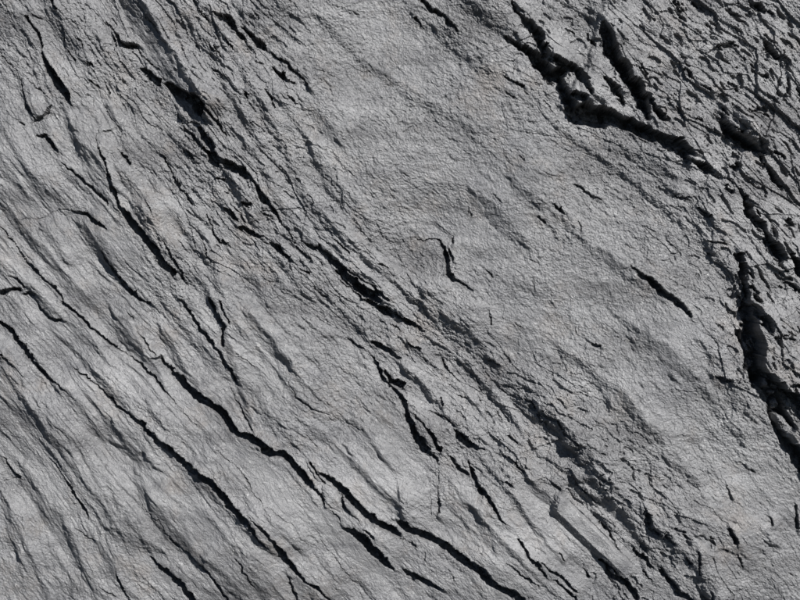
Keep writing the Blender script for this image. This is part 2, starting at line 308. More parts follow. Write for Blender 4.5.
CRACKS = '''
0 0: 105,70,8 130,95,10 150,140,12 172,215,14 180,262,30 215,320,45 260,375,45 290,425,8
0 0: 0,210,6 40,255,6 75,300,5 90,370,8 105,420,10 145,480,8
0 0: 140,485,8 160,482,13 190,460,12 205,425,5
0 0: 100,300,4 150,355,6 205,400,5
0 0: 60,480,4 90,497,7
0 0: 150,540,6 185,550,16 225,595,18 234,604,14
0 0: 200,0,8 230,45,12
0 0: 250,100,6 260,160,8
0 0: 300,145,5 330,190,10
0 0: 270,210,6 300,245,8
0 0: 330,235,4 365,262,8
0 0: 365,320,8 385,345,10
0 0: 410,330,6 440,385,8
0 0: 390,350,4 400,410,5 440,465,5 490,540,4
0 0: 405,490,5 395,560,5 400,600,7
0 0: 418,530,6 445,518,9
0 0: 420,85,6 455,130,10 475,172,30 510,185,25 540,185,12
0 0: 540,190,6 590,240,8 630,280,6
0 0: 560,275,8 595,293,30 622,318,30 632,338,10
0 0: 665,335,16 700,362,36 735,385,50 770,400,56 800,440,56
0 0: 540,0,4 600,95,7 675,195,5
0 0: 700,460,6 740,520,12 800,580,12
0 0: 780,0,8 800,40,10
0 0: 735,480,5 800,500,8
0 0: 130,65,6 165,72,8
1 0: 0,35,10 35,90,10
1 0: 60,50,8 100,80,25 140,120,22 185,180,12
1 0: 165,115,6 200,145,20 240,185,28 262,197,8
1 0: 105,160,8 135,195,12
1 0: 290,210,8 330,240,12 380,285,9 435,350,8
1 0: 290,275,8 330,310,22 350,330,12 385,345,5
1 0: 20,165,5 60,205,9 100,255,5
1 0: 50,275,6 80,300,10 120,330,5
1 0: 155,345,4 190,385,10 200,405,4
1 0: 265,365,6 285,400,12 297,440,7
1 0: 330,370,4 380,410,8
1 0: 0,420,30 30,445,22 70,490,12 110,550,7
1 0: 0,520,20 30,560,28 60,597,24
1 0: 620,275,5 680,290,5
1 0: 740,300,4 760,325,5
1 0: 590,40,5 630,50,6
1 0: 470,285,5 495,290,5
1 0: 180,270,6 200,290,6
1 0: 235,255,6 260,265,6
2 0: 90,0,14 125,35,16 170,55,12 200,100,16 235,130,5
2 0: 60,65,12 100,105,6
2 0: 435,15,8 480,75,14 520,110,40 560,160,30 575,220,40
2 0: 420,150,14 460,180,20 510,195,30 560,260,56 600,310,60 640,290,60
2 0: 575,230,30 660,270,40 710,280,36 738,325,26 752,385,14
2 0: 630,335,10 665,390,16 700,392,46 725,402,40
2 0: 676,440,40 705,455,84 740,455,90 800,478,84
2 0: 420,310,6 490,345,10
2 0: 420,370,5 455,390,8
2 0: 320,130,5 340,140,6
2 0: 750,130,8 775,180,16
2 0: 10,530,4 50,490,5
2 0: 680,125,8 690,135,8
3 0: 12,95,20 20,150,50 48,225,64 90,285,76 140,360,74 165,425,60 185,470,18
3 0: 195,400,14 240,460,46 275,482,16
3 0: 20,320,12 60,370,38 92,412,12
3 0: 0,465,80 60,480,50 140,512,58 220,550,58 300,585,66 350,605,46
3 0: 488,485,16 510,530,54 560,572,60 605,592,56 632,600,34
3 0: 632,530,12 650,580,20
3 0: 590,0,14 640,25,25 680,50,20
3 0: 600,30,8 620,75,10
3 0: 665,165,14 675,200,30 710,235,25
3 0: 735,215,7 728,250,7 710,340,7 698,400,4
3 0: 470,180,14 500,190,18 540,190,8
3 0: 420,105,14 440,130,10
3 0: 290,0,12 320,50,10
3 0: 750,170,12 780,195,10
3 0: 340,290,10 375,325,8
3 0: 410,345,14 440,365,12
3 0: 600,260,8 660,310,13
3 0: 500,330,8 550,355,10
3 0: 600,430,8 660,460,14
3 0: 385,485,12 405,495,12
3 0: 130,240,7 190,330,8
3 0: 760,310,10 760,370,13
3 0: 480,430,12 500,480,8
3 0: 380,20,8 420,50,10
3 0: 520,40,8 550,70,10
3 0: 560,95,6 600,120,7
3 0: 700,360,6 720,400,8
1 1: 20,0,20 60,30,28 75,60,18
1 1: 75,40,12 130,75,40 180,100,42 205,115,14
1 1: 205,115,10 235,165,26 265,205,28 290,225,15 320,275,9 345,320,11 370,350,8
1 1: 75,110,12 100,115,8
1 1: 100,240,12 135,275,22 155,285,6
1 1: 145,240,6 185,285,9
1 1: 185,215,12 210,215,10
1 1: 150,315,8 180,320,14 215,335,24 240,345,8
1 1: 250,265,9 285,270,9
1 1: 250,370,6 280,380,10 310,400,26 345,430,13 380,450,5
1 1: 30,260,6 70,350,12 95,375,8
1 1: 0,350,6 20,410,8 50,460,6
1 1: 385,355,6 430,375,12 470,395,20 520,440,16 570,485,26 620,540,36 670,575,36 720,600,26
1 1: 380,370,8 410,410,12 440,440,8
1 1: 540,490,9 590,545,10 640,590,16
1 1: 590,480,10 660,530,10 720,575,16 755,600,10
1 1: 405,475,6 435,495,9
1 1: 450,550,6 500,590,8
1 1: 370,460,5 460,550,5 520,600,4
1 1: 715,455,10 750,470,8
1 1: 520,340,5 590,410,8
0 1: 250,55,5 300,95,12 360,150,14 410,190,14 440,225,5
0 1: 405,0,10 430,60,12 455,150,17 485,225,24 520,280,34 570,340,36 620,400,36 660,460,38 688,492,26
0 1: 640,340,5 690,440,9 720,480,12 745,540,5
0 1: 490,15,8 525,60,12
0 1: 285,245,6 340,255,18 380,285,24 428,316,6
0 1: 80,275,3 160,275,4 200,250,4 240,235,4 285,245,5
0 1: 400,400,5 425,445,13 470,510,19 510,560,24 560,600,16 595,615,8
0 1: 0,310,6 50,370,7 100,440,8 150,495,13 200,545,11 240,580,9 250,612,9
0 1: 0,580,20 40,560,18 75,555,10
0 1: 100,575,12 130,580,16
0 1: 20,500,4 70,520,9 100,550,7
0 1: 640,20,8 690,100,7 730,170,16 760,220,9
0 1: 590,170,4 600,220,7 625,280,5
0 1: 750,0,8 775,30,9
0 1: 505,450,4 540,485,5
0 1: 460,225,5 520,300,6 575,380,5
2 1: 150,300,4 190,325,5 210,345,6 208,370,12
2 1: 50,350,5 100,365,6 150,350,6 175,390,10 180,430,22 188,460,13 192,495,15 215,520,10 250,540,10 290,565,5
2 1: 195,400,9 210,440,9
2 1: 275,230,6 280,260,6
2 1: 345,475,5 370,505,7
2 1: 520,210,5 560,225,6
2 1: 620,225,8 640,245,14 655,260,7
2 1: 550,270,7 580,290,9
2 1: 700,140,8 740,165,8 800,200,7
2 1: 710,290,6 725,320,8
2 1: 480,20,5 495,45,7
2 1: 370,180,5 395,210,7
2 1: 580,95,5 640,105,5
2 1: 10,95,7 35,110,5
2 1: 0,225,5 30,235,6
2 1: 530,535,5 540,560,6
2 1: 520,440,4 560,455,5
3 1: 280,0,24 330,20,36 350,55,14
3 1: 365,45,20 410,75,34 442,92,14
3 1: 690,10,8 725,15,14 732,38,8
3 1: 520,60,14 545,75,22
3 1: 660,30,14 690,90,22 730,140,24
3 1: 500,150,10 530,165,14
3 1: 575,195,20 590,250,46 620,290,46 650,322,18 670,360,32 690,400,56 720,430,44 745,437,14
3 1: 685,310,18 695,340,16
3 1: 755,282,20 765,290,20
3 1: 718,462,18 738,492,16
3 1: 765,425,30 790,455,56 803,490,40
3 1: 750,525,14 790,545,22 803,560,20
3 1: 390,235,8 430,270,13
3 1: 300,180,8 340,200,9
3 1: 540,420,10 570,480,26 600,510,16
3 1: 580,550,12 620,590,20
3 1: 515,575,14 530,590,14
3 1: 260,345,6 275,380,7 305,405,5
3 1: 110,460,4 150,490,13 200,535,22 240,570,26 290,602,24 330,640,20 352,668,10
3 1: 430,370,8 490,385,9
0 2: 135,5,5 155,40,11 190,70,13 220,88,11 245,80,5
0 2: 245,15,12 290,45,13 350,110,15 430,170,9 500,220,6 570,270,9 630,330,13 665,370,8 720,430,5 790,510,4
0 2: 0,95,18 40,130,22 90,190,22 130,250,17 190,310,13 240,350,8 300,400,4
0 2: 0,225,18 30,240,11 55,275,5
0 2: 285,265,5 320,295,9 380,335,7 430,375,8 470,425,13 520,455,12 570,500,16 620,550,26 680,598,24
0 2: 490,40,5 525,75,6
0 2: 555,125,5 590,180,10 620,215,7
0 2: 590,235,5 630,235,11 645,225,7
0 2: 640,240,12 690,290,24 740,345,36 800,392,40
0 2: 720,0,8 760,50,13 800,110,13
0 2: 445,490,4 490,550,5
0 2: 550,420,4 640,500,5
0 2: 700,200,4 760,250,5
1 2: 40,0,13 60,50,17 95,110,18 95,180,10
1 2: 80,10,9 110,70,14 120,100,7
1 2: 0,115,13 40,170,14 85,225,17 110,270,26 130,285,16 150,340,5
1 2: 150,215,5 215,270,6
1 2: 125,360,5 160,430,7 210,520,7
1 2: 0,385,36 50,420,40 90,460,44 130,510,40 160,540,36 220,560,36 280,597,30
1 2: 350,325,4 390,390,7 440,435,7 520,465,4 590,495,5 655,525,6
1 2: 580,150,5 610,175,9 650,195,8
1 2: 670,200,5 700,250,9 720,290,18 735,315,17 768,360,13 800,383,14
1 2: 740,285,11 770,325,28 803,347,26
1 2: 690,175,12 740,195,23 795,232,12
1 2: 650,0,14 690,20,28 740,45,28 770,60,18 800,70,18
1 2: 605,95,5 640,130,7
1 2: 540,10,4 580,65,5
1 2: 770,100,7 800,130,7
1 2: 430,540,5 460,580,5
2 2: 0,70,16 40,95,20 95,125,14
2 2: 40,180,9 70,200,13
2 2: 170,235,9 190,275,9 220,310,6 260,350,4
2 2: 230,385,5 265,395,8
2 2: 165,400,7 168,420,10
2 2: 0,380,10 20,410,20 30,470,28 50,530,30 80,570,32 100,600,24
2 2: 130,545,20 150,590,24
2 2: 60,460,9 130,545,12
2 2: 215,520,12 240,550,38 280,580,32 335,593,10
2 2: 130,450,5 180,470,8 210,500,8
2 2: 340,235,5 400,260,8
2 2: 390,340,5 450,355,8
2 2: 470,370,6 540,430,9 570,490,8
2 2: 540,440,7 610,480,10 650,540,9 700,580,9
2 2: 430,545,8 470,575,9
2 2: 390,460,6 405,490,7
2 2: 350,40,5 360,95,7
2 2: 465,100,6 485,110,6
2 2: 768,172,8 795,188,11
2 2: 703,110,5 705,130,6
2 2: 310,380,5 325,405,6
2 2: 680,295,4 720,295,5
2 2: 100,110,4 180,190,5
3 2: 570,0,13 600,50,32 640,90,32 660,140,12
3 2: 550,100,18 568,200,26 570,270,14
3 2: 600,125,46 605,180,48 600,220,36
3 2: 598,215,24 612,290,62 650,350,110 700,400,120 770,430,130 830,470,130
3 2: 672,440,24 700,500,36 735,560,50 775,605,58 830,690,60
3 2: 740,340,18 790,350,18
3 2: 745,130,7 750,150,7
3 2: 455,300,7 500,330,9
3 2: 280,355,4 340,370,5 380,370,5
3 2: 675,155,10 760,150,8
0 3: 0,35,7 30,75,8 55,110,13 70,120,7
0 3: 0,130,4 50,120,5
0 3: 65,260,5 80,285,7
0 3: 170,10,5 250,100,7 275,150,11 320,220,11 358,272,6
0 3: 210,20,4 240,70,7
0 3: 300,320,5 350,350,7 390,360,5
0 3: 600,430,6 640,470,20 690,510,26 730,560,28 770,604,26
0 3: 390,540,5 420,570,8 460,590,6
0 3: 460,480,5 470,515,9 510,590,8
0 3: 680,0,24 730,40,30 770,75,30 800,92,26
0 3: 555,180,4 570,230,5 640,280,6 700,370,7 800,450,7
1 3: 0,95,26 60,140,30 120,215,34 190,275,30 220,320,18 280,390,5
1 3: 250,0,24 300,15,36 340,15,38 390,70,36 430,125,40 460,150,13 500,210,12
1 3: 440,50,12 480,110,9 500,130,7
1 3: 490,90,18 550,140,32 600,190,38 650,240,38 700,285,34 760,320,28 800,337,12
1 3: 550,160,9 580,220,13 600,245,7
1 3: 580,310,16 640,345,46 690,400,48 740,450,30 772,482,8
1 3: 660,315,8 690,350,9
1 3: 70,0,4 150,60,5 200,130,7 230,180,5 290,270,5
1 3: 200,250,4 290,340,13 325,390,34 350,440,28 400,500,19 470,550,13 520,597,13
1 3: 150,430,7 180,490,9 230,550,5
1 3: 0,460,7 40,500,11 90,570,13 110,604,10
1 3: 350,500,6 380,570,11 385,600,8
1 3: 270,220,4 380,300,4 430,380,4
1 3: 490,360,4 540,430,5 620,540,4 650,590,4
1 3: 500,215,4 555,270,7 560,290,6
2 3: 0,290,28 40,320,34 100,345,34 160,370,34 220,415,40 270,450,48 320,480,48 360,525,42 420,560,34 490,597,28
2 3: 85,0,14 130,20,15 150,45,12
2 3: 200,30,9 240,75,18 275,100,7
2 3: 270,45,7 300,110,15 320,170,26 340,185,15 370,220,16 395,260,13 430,300,5
2 3: 420,25,7 460,55,13 490,85,7
2 3: 400,120,9 445,140,11
2 3: 470,350,7 500,405,15 540,450,18 580,495,10
2 3: 565,450,7 620,490,12 700,560,12
2 3: 610,515,7 650,545,13 700,590,14
2 3: 430,450,5 490,500,9 550,540,7
2 3: 20,480,13 60,515,20 120,540,24 170,565,14
2 3: 0,350,5 60,385,7
2 3: 95,410,5 100,440,6
2 3: 190,470,4 215,520,6
2 3: 150,80,5 155,180,6 150,260,9
2 3: 120,160,4 125,260,5
2 3: 740,475,6 762,512,9
2 3: 630,410,7 650,435,8
2 3: 700,130,6 750,170,8 800,215,7
2 3: 610,130,7 640,155,7
3 3: 0,440,18 40,490,24 100,540,25 150,592,22
3 3: 0,300,10 40,345,13 72,385,8
3 3: 145,395,14 180,440,18 212,467,8
3 3: 180,480,9 205,520,9
3 3: 238,475,14 265,520,17 310,560,22 365,604,18
3 3: 170,95,7 210,110,5 255,145,7
3 3: 560,55,7 620,90,7
3 3: 505,150,7 525,200,8
3 3: 512,318,12 532,362,18
3 3: 495,400,14 507,402,14
3 3: 540,410,7 565,460,9
3 3: 680,270,9 686,300,9
3 3: 430,340,7 450,370,9
3 3: 290,310,12 360,350,8
3 3: 790,230,10 795,310,14
3 3: 380,400,12 390,490,8
3 3: 430,560,8 450,604,12
3 3: 170,230,10 185,290,24 230,330,18
3 3: 250,340,10 285,380,8
3 3: 330,420,8 350,450,9
'''
CRACKS += '''
3 1: 545,425,26 560,470,34 565,520,30 572,590,30 578,660,44 588,740,60
3 1: 578,640,50 600,740,70 600,850,60 606,900,70
2 0: 620,300,50 655,370,44 680,420,56
3 2: 640,330,60 700,420,70 745,500,60
3 0: 475,470,10 500,530,40
'''
BANKS = '''
0 0 .48 .9: 500,-20,70 560,70,84 620,170,84 680,265,86 740,350,84 810,440,80
0 0 .45: 290,500,24 310,560,34 340,620,34
0 0 .4: 10,20,50 60,60,50 110,150,40
0 0 .35: 200,60,40 280,180,50 350,270,40
0 0 .35: 430,440,24 480,520,40 510,600,30
1 0 .4: 90,320,40 150,420,50 170,470,30
1 0 .32: 420,420,50 470,480,60 530,550,50
1 0 .35: 320,30,40 380,75,40
1 0 .4: 180,70,50 300,190,60 420,330,50
1 0 .35: 30,170,30 90,240,30
2 0 .45: 250,-20,80 310,40,90 370,90,80 440,130,50
2 0 .25: 160,130,60 260,220,60 330,270,50
3 0 .5: -20,60,40 0,110,50
3 0 .35: 460,410,60 560,520,70 640,560,60
0 1 .32: -20,40,80 70,110,90 160,180,80 220,225,50
0 1 .42: 330,320,40 380,380,60 430,450,50
0 1 .35: 690,250,20 740,340,36 800,420,36
0 1 .4: 500,110,40 560,180,50 600,260,40
0 1 .45: 340,0,44 390,70,50 440,150,40
0 1 .4: 180,330,40 250,430,40
0 1 .35: 560,250,40 620,330,50 660,400,40
1 1 .35: 460,20,60 520,130,80 580,230,80 660,320,60 700,380,40
1 1 .42: 400,180,30 480,290,44 560,370,40 600,420,30
1 1 .35: 130,420,40 200,520,50 260,600,50
1 1 .4: 20,430,30 60,540,40
2 1 .35: 310,190,50 390,280,70 470,360,50
2 1 .3: 450,130,40 530,210,50
2 1 .4: 0,520,40 60,590,60
3 1 .3: 290,170,50 380,250,60 460,330,50
3 1 .4: 440,400,40 510,490,50 560,560,50
3 1 .35: 60,0,30 250,80,50
0 2 .42: 470,90,70 520,170,76 565,255,40
0 2 .42: 650,140,40 690,210,50 730,300,40
0 2 .35: 20,260,50 80,320,50
0 2 .35: 250,380,60 330,460,70 420,550,60
0 2 .4: 170,430,50 220,500,60 270,580,50
0 2 .32: 90,400,40 150,500,50 190,580,40
0 2 .3: 400,300,30 520,400,40 640,490,40
0 2 .38: 470,500,50 560,600,60
1 2 .3: 200,80,50 290,180,60 350,250,50
1 2 .35: 460,155,14 540,150,18 590,160,14
1 2 .35: 620,200,30 650,250,36
1 2 .3: 330,320,30 420,430,40 510,470,30
1 2 .3: 250,460,60 360,560,60
1 2 .25: 600,500,50 700,600,60
2 2 .39: 110,0,70 170,75,100 235,140,110 300,205,70 360,265,60 430,320,64 490,380,80 550,440,90 600,500,80 650,560,76
2 2 .35: 230,210,20 290,270,20
2 2 .3: 30,290,30 130,390,30
3 2 .38: 450,310,40 500,360,66 560,430,60
3 2 .25: 60,440,80 140,520,100 220,600,80
3 2 .25: 150,190,60 260,290,60
3 2 .3: 380,170,30 450,250,40
0 3 .36: 600,190,40 650,280,60 720,365,64 800,450,50
0 3 .38: 450,320,40 540,370,60 630,405,40
0 3 .3: 550,110,40 590,200,50
0 3 .35: 500,0,50 600,60,50
0 3 .25: 230,240,16 270,370,20 320,500,20
0 3 .25: 390,380,40 440,470,60 470,520,40
0 3 .3: 60,120,30 160,250,30
0 3 .3: 20,300,50 60,400,60
0 3 .3: 460,190,20 490,260,24 540,320,20
1 3 .5: 200,270,50 260,340,60 310,400,40
1 3 .35: 40,450,50 110,530,60 180,600,50
1 3 .3: 300,290,40 370,360,50
1 3 .35: 380,520,50 440,580,60
1 3 .3: 620,30,70 700,120,80 780,220,70
2 3 .45: 0,200,60 10,260,50
2 3 .5: 700,0,60 790,90,70
2 3 .5: 520,130,30 560,180,44 600,220,34
2 3 .3: 300,250,40 360,370,40
3 3 .42: -60,140,90 40,210,100 130,280,110 220,360,110 310,450,100 400,560,90
3 3 .35: 420,330,40 500,330,50 550,390,40
3 3 .3: 260,240,60 360,320,60
3 3 .25: 560,300,60 640,350,70
3 3 .4: 360,380,40 400,480,50 440,590,50
'''
for pts, ex in parse(CRACKS): crack(pts)
for pts, ex in parse(BANKS): bank(pts, ex[0] * 1.22, ex[1] if len(ex) > 1 else 2.6)

# long fold lines and thin stacked ledges (photo pixels; run of the slope, steepness)
FOLDS = [(9, .5, [(200, 0), (235, 60), (262, 110), (290, 165), (310, 205), (345, 240), (375, 270), (410, 300)]),
         (8, .55, [(138, 0), (160, 36), (185, 73), (207, 105), (225, 125), (250, 155), (270, 185), (290, 220), (320, 250), (360, 285), (400, 315)]),
         (6, .6, [(180, 115), (200, 125), (215, 150), (230, 180), (250, 215), (265, 245), (285, 270), (310, 300)]),
         (7, .6, [(180, 220), (190, 250), (200, 280), (215, 310), (230, 350), (240, 390), (250, 420)]),
         (6, .6, [(205, 235), (215, 268), (225, 300), (240, 330)]), (7, .55, [(60, 100), (72, 130), (82, 160), (100, 190), (120, 215)]),
         (6, .6, [(125, 180), (140, 205), (150, 235), (165, 262)]), (9, .5, [(0, 200), (20, 225), (45, 255), (75, 290), (110, 330), (140, 355), (165, 385)]),
         (7, .5, [(0, 262), (30, 288), (60, 318), (95, 350)]), (6, .5, [(0, 372), (30, 408), (60, 450), (90, 490), (120, 530)]),
         (6, .5, [(50, 330), (90, 370), (140, 420), (190, 470), (240, 520), (280, 560)]),
         (9, .45, [(20, 470), (45, 505), (70, 545), (95, 600)]), (8, .45, [(0, 500), (20, 540), (45, 600)]),
         (4, .7, [(400, 340), (440, 370), (470, 402), (500, 440), (530, 480)]), (4, .7, [(420, 332), (460, 362), (495, 400), (520, 430)]),
         (5, .65, [(390, 355), (420, 385), (450, 420), (490, 470), (520, 510), (560, 560)]), (4, .7, [(450, 400), (480, 440), (510, 480)]),
         (5, .6, [(440, 470), (480, 520), (520, 560), (560, 600)]), (5, .65, [(300, 210), (340, 255), (380, 290)]), (5, .65, [(312, 200), (350, 245), (395, 285), (430, 318)]),
         (6, .6, [(560, 440), (600, 490), (640, 540), (680, 590)]), (5, .6, [(250, 60), (275, 95), (300, 130), (318, 165), (335, 200)]), (5, .6, [(225, 90), (245, 120), (262, 150)]),
         (6, .5, [(330, 300), (360, 330), (385, 350)]), (5, .5, [(240, 300), (270, 340), (300, 380), (340, 420)]), (6, .45, [(300, 420), (350, 460), (400, 510)]),
         (10, .35, [(545, 205), (580, 240), (620, 270), (660, 300)]), (9, .35, [(320, 20), (360, 60), (410, 95), (470, 130)]), (8, .35, [(560, 130), (610, 165), (660, 205), (710, 250)]),
         (12, .4, [(620, 320), (660, 350), (700, 390), (740, 440)]), (12, .35, [(560, 350), (610, 390), (650, 430), (690, 480)])]
for run, sl, ln in FOLDS:
    n = len(ln) - 1
    bank([(x, y, run * (.55 + .45 * math.sin(math.pi * (i + .4) / (n + .8)) + .25 * math.sin(i * 2.3 + run))) for i, (x, y) in enumerate(ln)], sl * 1.15, 2.2)

# bed boundaries across the whole face (photo pixels, upper left to lower right)
C_A2 = [(-500, 180), (-60, 380), (0, 420), (42, 452), (62, 475), (69, 487), (80, 505), (89, 517), (97, 532), (112, 556), (117, 578), (127, 597), (200, 960)]
C_A = [(-500, -60), (-60, 285), (0, 323), (10, 332), (22, 347), (32, 362), (47, 377), (60, 387), (75, 400), (88, 420), (105, 440), (125, 462),
       (138, 482), (142, 507), (160, 520), (175, 542), (200, 565), (210, 575), (222, 592), (227, 600), (255, 650), (450, 960)]
B_END = [(281, 547), (287, 560), (300, 575), (317, 587), (330, 599), (360, 640), (620, 960)]
C_B = [(-500, -90), (-50, 262), (0, 293), (36, 325), (60, 352), (71, 366), (80, 374), (95, 384), (107, 394), (117, 406), (130, 414), (142, 425), (155, 437),
       (170, 449), (182, 460), (192, 468), (200, 473), (215, 485), (230, 504), (247, 519), (255, 530), (270, 547), (281, 552)] + B_END[1:]
C_C = [(-500, -180), (-40, 195), (0, 228), (12, 242), (25, 260), (37, 274), (50, 286), (61, 296), (72, 311), (87, 327), (107, 342), (125, 355), (142, 367),
       (157, 382), (166, 392), (180, 407), (197, 427), (220, 452), (237, 465), (250, 482), (258, 495), (272, 517), (281, 545)] + B_END[1:]
D_END = [(440, 543), (455, 553), (467, 562), (480, 570), (490, 581), (505, 590), (522, 599), (570, 640), (860, 960)]
D_MID = [(255, 440), (270, 449), (285, 454), (300, 461), (323, 473), (337, 485), (350, 497), (362, 510), (375, 521), (390, 530), (400, 523), (410, 530), (425, 536)]
C_D = [(-500, -260), (0, 140), (30, 170), (55, 195), (71, 211), (92, 232), (100, 250), (106, 261), (117, 277), (127, 290), (137, 305), (139, 331), (147, 345), (155, 356),
       (160, 360), (172, 372), (185, 386), (200, 396), (212, 405), (222, 415), (232, 427), (240, 435)] + D_MID + D_END
C_E0 = [(-200, -400), (0, -30), (26, 18), (38, 35), (43, 54), (45, 65), (54, 80), (65, 94), (72, 106), (78, 125), (90, 145), (102, 158)]
E_MID = [(101, 150), (107, 165), (114, 187), (121, 206), (130, 220), (142, 235), (155, 250), (165, 265), (171, 272), (180, 285), (190, 312), (200, 328), (210, 342),
         (221, 356), (227, 367), (232, 371), (237, 385), (240, 407), (248, 425), (255, 437)]
C_E = [(-60, -400), (48, 0), (65, 40), (85, 60), (97, 87), (99, 125)] + E_MID + D_MID + D_END
C_H = [(60, -400), (118, 32), (200, 100), (215, 157), (286, 230), (300, 262), (315, 285), (335, 303), (345, 318), (352, 337), (362, 348), (370, 355), (375, 362), (380, 372),
       (384, 379), (391, 389), (400, 396), (405, 403), (407, 417), (412, 432), (420, 443), (432, 453), (437, 461), (438, 480), (435, 510)] + D_END
C_F = [(10, -400), (85, 0), (105, 20), (115, 32), (119, 43), (134, 46), (147, 60), (157, 80), (168, 86), (184, 96), (192, 100), (200, 108), (207, 118), (210, 140), (215, 157),
       (232, 168), (245, 176), (251, 179), (259, 191), (266, 201), (272, 206), (280, 219), (286, 230), (292, 238), (307, 244), (317, 249), (330, 260),
       (342, 271), (355, 285), (367, 294), (380, 300), (390, 312), (410, 322), (425, 330), (445, 347), (470, 368), (500, 398), (530, 428), (555, 458),
       (580, 483), (605, 508), (625, 530), (640, 552), (665, 575), (690, 600), (760, 700), (900, 960)]
G_UP = [(250, -400), (440, -20), (452, 0), (475, 20), (500, 34), (515, 45), (527, 49), (540, 65), (550, 77), (558, 84), (566, 97), (570, 110), (585, 113), (600, 116), (615, 120),
        (635, 128), (655, 137), (675, 146), (687, 155)]
C_G = G_UP + [(700, 166), (710, 172), (725, 187), (733, 222), (737, 255), (742, 285), (744, 320), (748, 355), (757, 380), (768, 405), (775, 425), (784, 440), (793, 452), (808, 472), (860, 560), (1000, 960)]
C_G3 = G_UP + [(700, 166), (710, 172), (725, 185), (744, 199), (748, 213), (755, 224), (764, 234), (772, 250), (783, 258), (797, 268), (803, 290), (900, 420), (1200, 700)]
C_G2 = [(500, -400), (597, 0), (603, 24), (606, 40), (614, 60), (628, 78), (640, 97), (650, 112), (662, 120), (675, 135), (690, 158), (700, 166)] + C_G3[20:]
# the same joints go on, narrower, past the part the photograph shows
rs = np.random.RandomState(3)
for cv in (C_A2, C_A, C_B, C_C, C_D, C_E0, C_E, C_F, C_G, C_G3, C_G2):
    for i in range(len(cv) - 1):
        (ax, ay), (bx, by) = cv[i], cv[i + 1]
        inside = lambda p: -2 < p[0] < 802 and -2 < p[1] < 602
        if inside((ax, ay)) and inside((bx, by)): continue
        n = max(2, int(math.hypot(bx - ax, by - ay) / 25)); pts = []
        for k in range(n + 1):
            t = k / n; px, py = ax + (bx - ax) * t, ay + (by - ay) * t
            j = 0 if k in (0, n) else 6
            pts.append((px + rs.uniform(-j, j), py + rs.uniform(-j, j), rs.uniform(1.5, 6.5)))
        run = []
        for p in pts:
            if inside(p):
                if len(run) > 1: crack(run)
                run = []
            else: run.append(p)
        if len(run) > 1: crack(run)

dome(748, 128, 27, 8, 52, 11)             # lodged stone at the upper right
def shelf(cx, cy, a, b, ang, lvl):     # a fragment standing in a gap, its top lvl below the rim
    r = math.radians(ang); c, s_ = math.cos(r), math.sin(r)
    win = window([(cx, cy)], a * 1.3 + 4)
    dx, dy = QX[win] - cx, QY[win] - cy
    q = ((dx * c + dy * s_) / a) ** 2 + ((-dx * s_ + dy * c) / b) ** 2
    GROOVE[win] = np.where(q < 1, np.maximum(GROOVE[win], lvl - 4 * q), GROOVE[win])
shelf(789, 431, 24, 4.5, 48, -4); shelf(778, 418, 6, 5, 40, -5)
shelf(749, 127.5, 27, 8, 52, 0); shelf(775, 404, 4, 3, 60, -7); shelf(760, 383, 2.6, 6, 0, -5); shelf(772, 392, 2.5, 3, 10, -6)
dome(36, 97, 25, 13, 58, 3)
dome(332, 497, 16, 6, 52, 2.5); dome(352, 508, 20, 3.2, 52, 2.5); dome(314, 470, 13, 2.6, 55, 2.5)
dome(425, 434, 15, 7, 55, 3)
dome(48, 303, 24, 9, 48, 3.5)

# ---------------------------------------------------------------- smooth patches and the straight ledge
SMOOTH = np.ones_like(X)
def smooth(cx, cy, a, b, ang, f):
    r = math.radians(ang); c, s_ = math.cos(r), math.sin(r)
    win = window([(cx, cy)], a * 1.2 + 4)
    dx, dy = QX[win] - cx, QY[win] - cy
    q = ((dx * c + dy * s_) / a) ** 2 + ((-dx * s_ + dy * c) / b) ** 2
    SMOOTH[win] = np.minimum(SMOOTH[win], f + (1 - f) * sstep(.45, 1.1, q))
for a in ((158, 48, 75, 15, 57, .5), (170, 210, 34, 10, 68, .6), (60, 260, 75, 22, 52, .6), (262, 478, 68, 17, 48, .45), (350, 545, 65, 15, 46, .45),
          (180, 395, 40, 9, 45, .5), (165, 480, 70, 13, 45, .55), (165, 575, 34, 14, 40, .45), (390, 425, 28, 16, 50, .45), (355, 470, 40, 18, 45, .65),
          (415, 475, 24, 11, 60, .5), (225, 340, 14, 6, 60, .5), (40, 475, 50, 14, 45, .6), (440, 520, 30, 14, 50, .8), (120, 240, 45, 10, 52, .6),
          (535, 497, 26, 14, 44, .4), (565, 560, 40, 10, 44, .35), (620, 520, 34, 8, 44, .45), (470, 500, 40, 9, 52, .6),
          (655, 575, 60, 10, 44, .6), (235, 570, 40, 14, 48, .5), (110, 110, 30, 14, 60, .7)): smooth(*a)
LEDGE = np.zeros_like(X)
la = math.radians(43.6); lc, ls = math.cos(la), math.sin(la)
jx, jy = X + .25 * JX, Y + .25 * JY
lu = (jx - 552) * lc + (jy - 506) * ls; lv = (jx - 552) * ls - (jy - 506) * lc      # along the ledge, across it towards the upper right
on = sstep(-3.5, 3.5, lu + .3 * lv + JX) * sstep(112, 84, lu)
topw = 12.5 - .02 * lu
prof = np.where(lv < 0, np.clip(1 + lv / 7.0, 0, 1) * 8.2, 8.2 - .08 * lv)
prof = np.where(lv > topw, np.maximum(8.2 - .08 * topw - .75 * (lv - topw), 1.0 - .12 * (lv - topw)), prof)
prof = np.where(lv > topw + 14, 0, np.maximum(prof, 0))
LEDGE = prof * on - 1.8 * on * np.clip(1 - np.abs(lv - topw - 3) / 1.6, 0, 1)
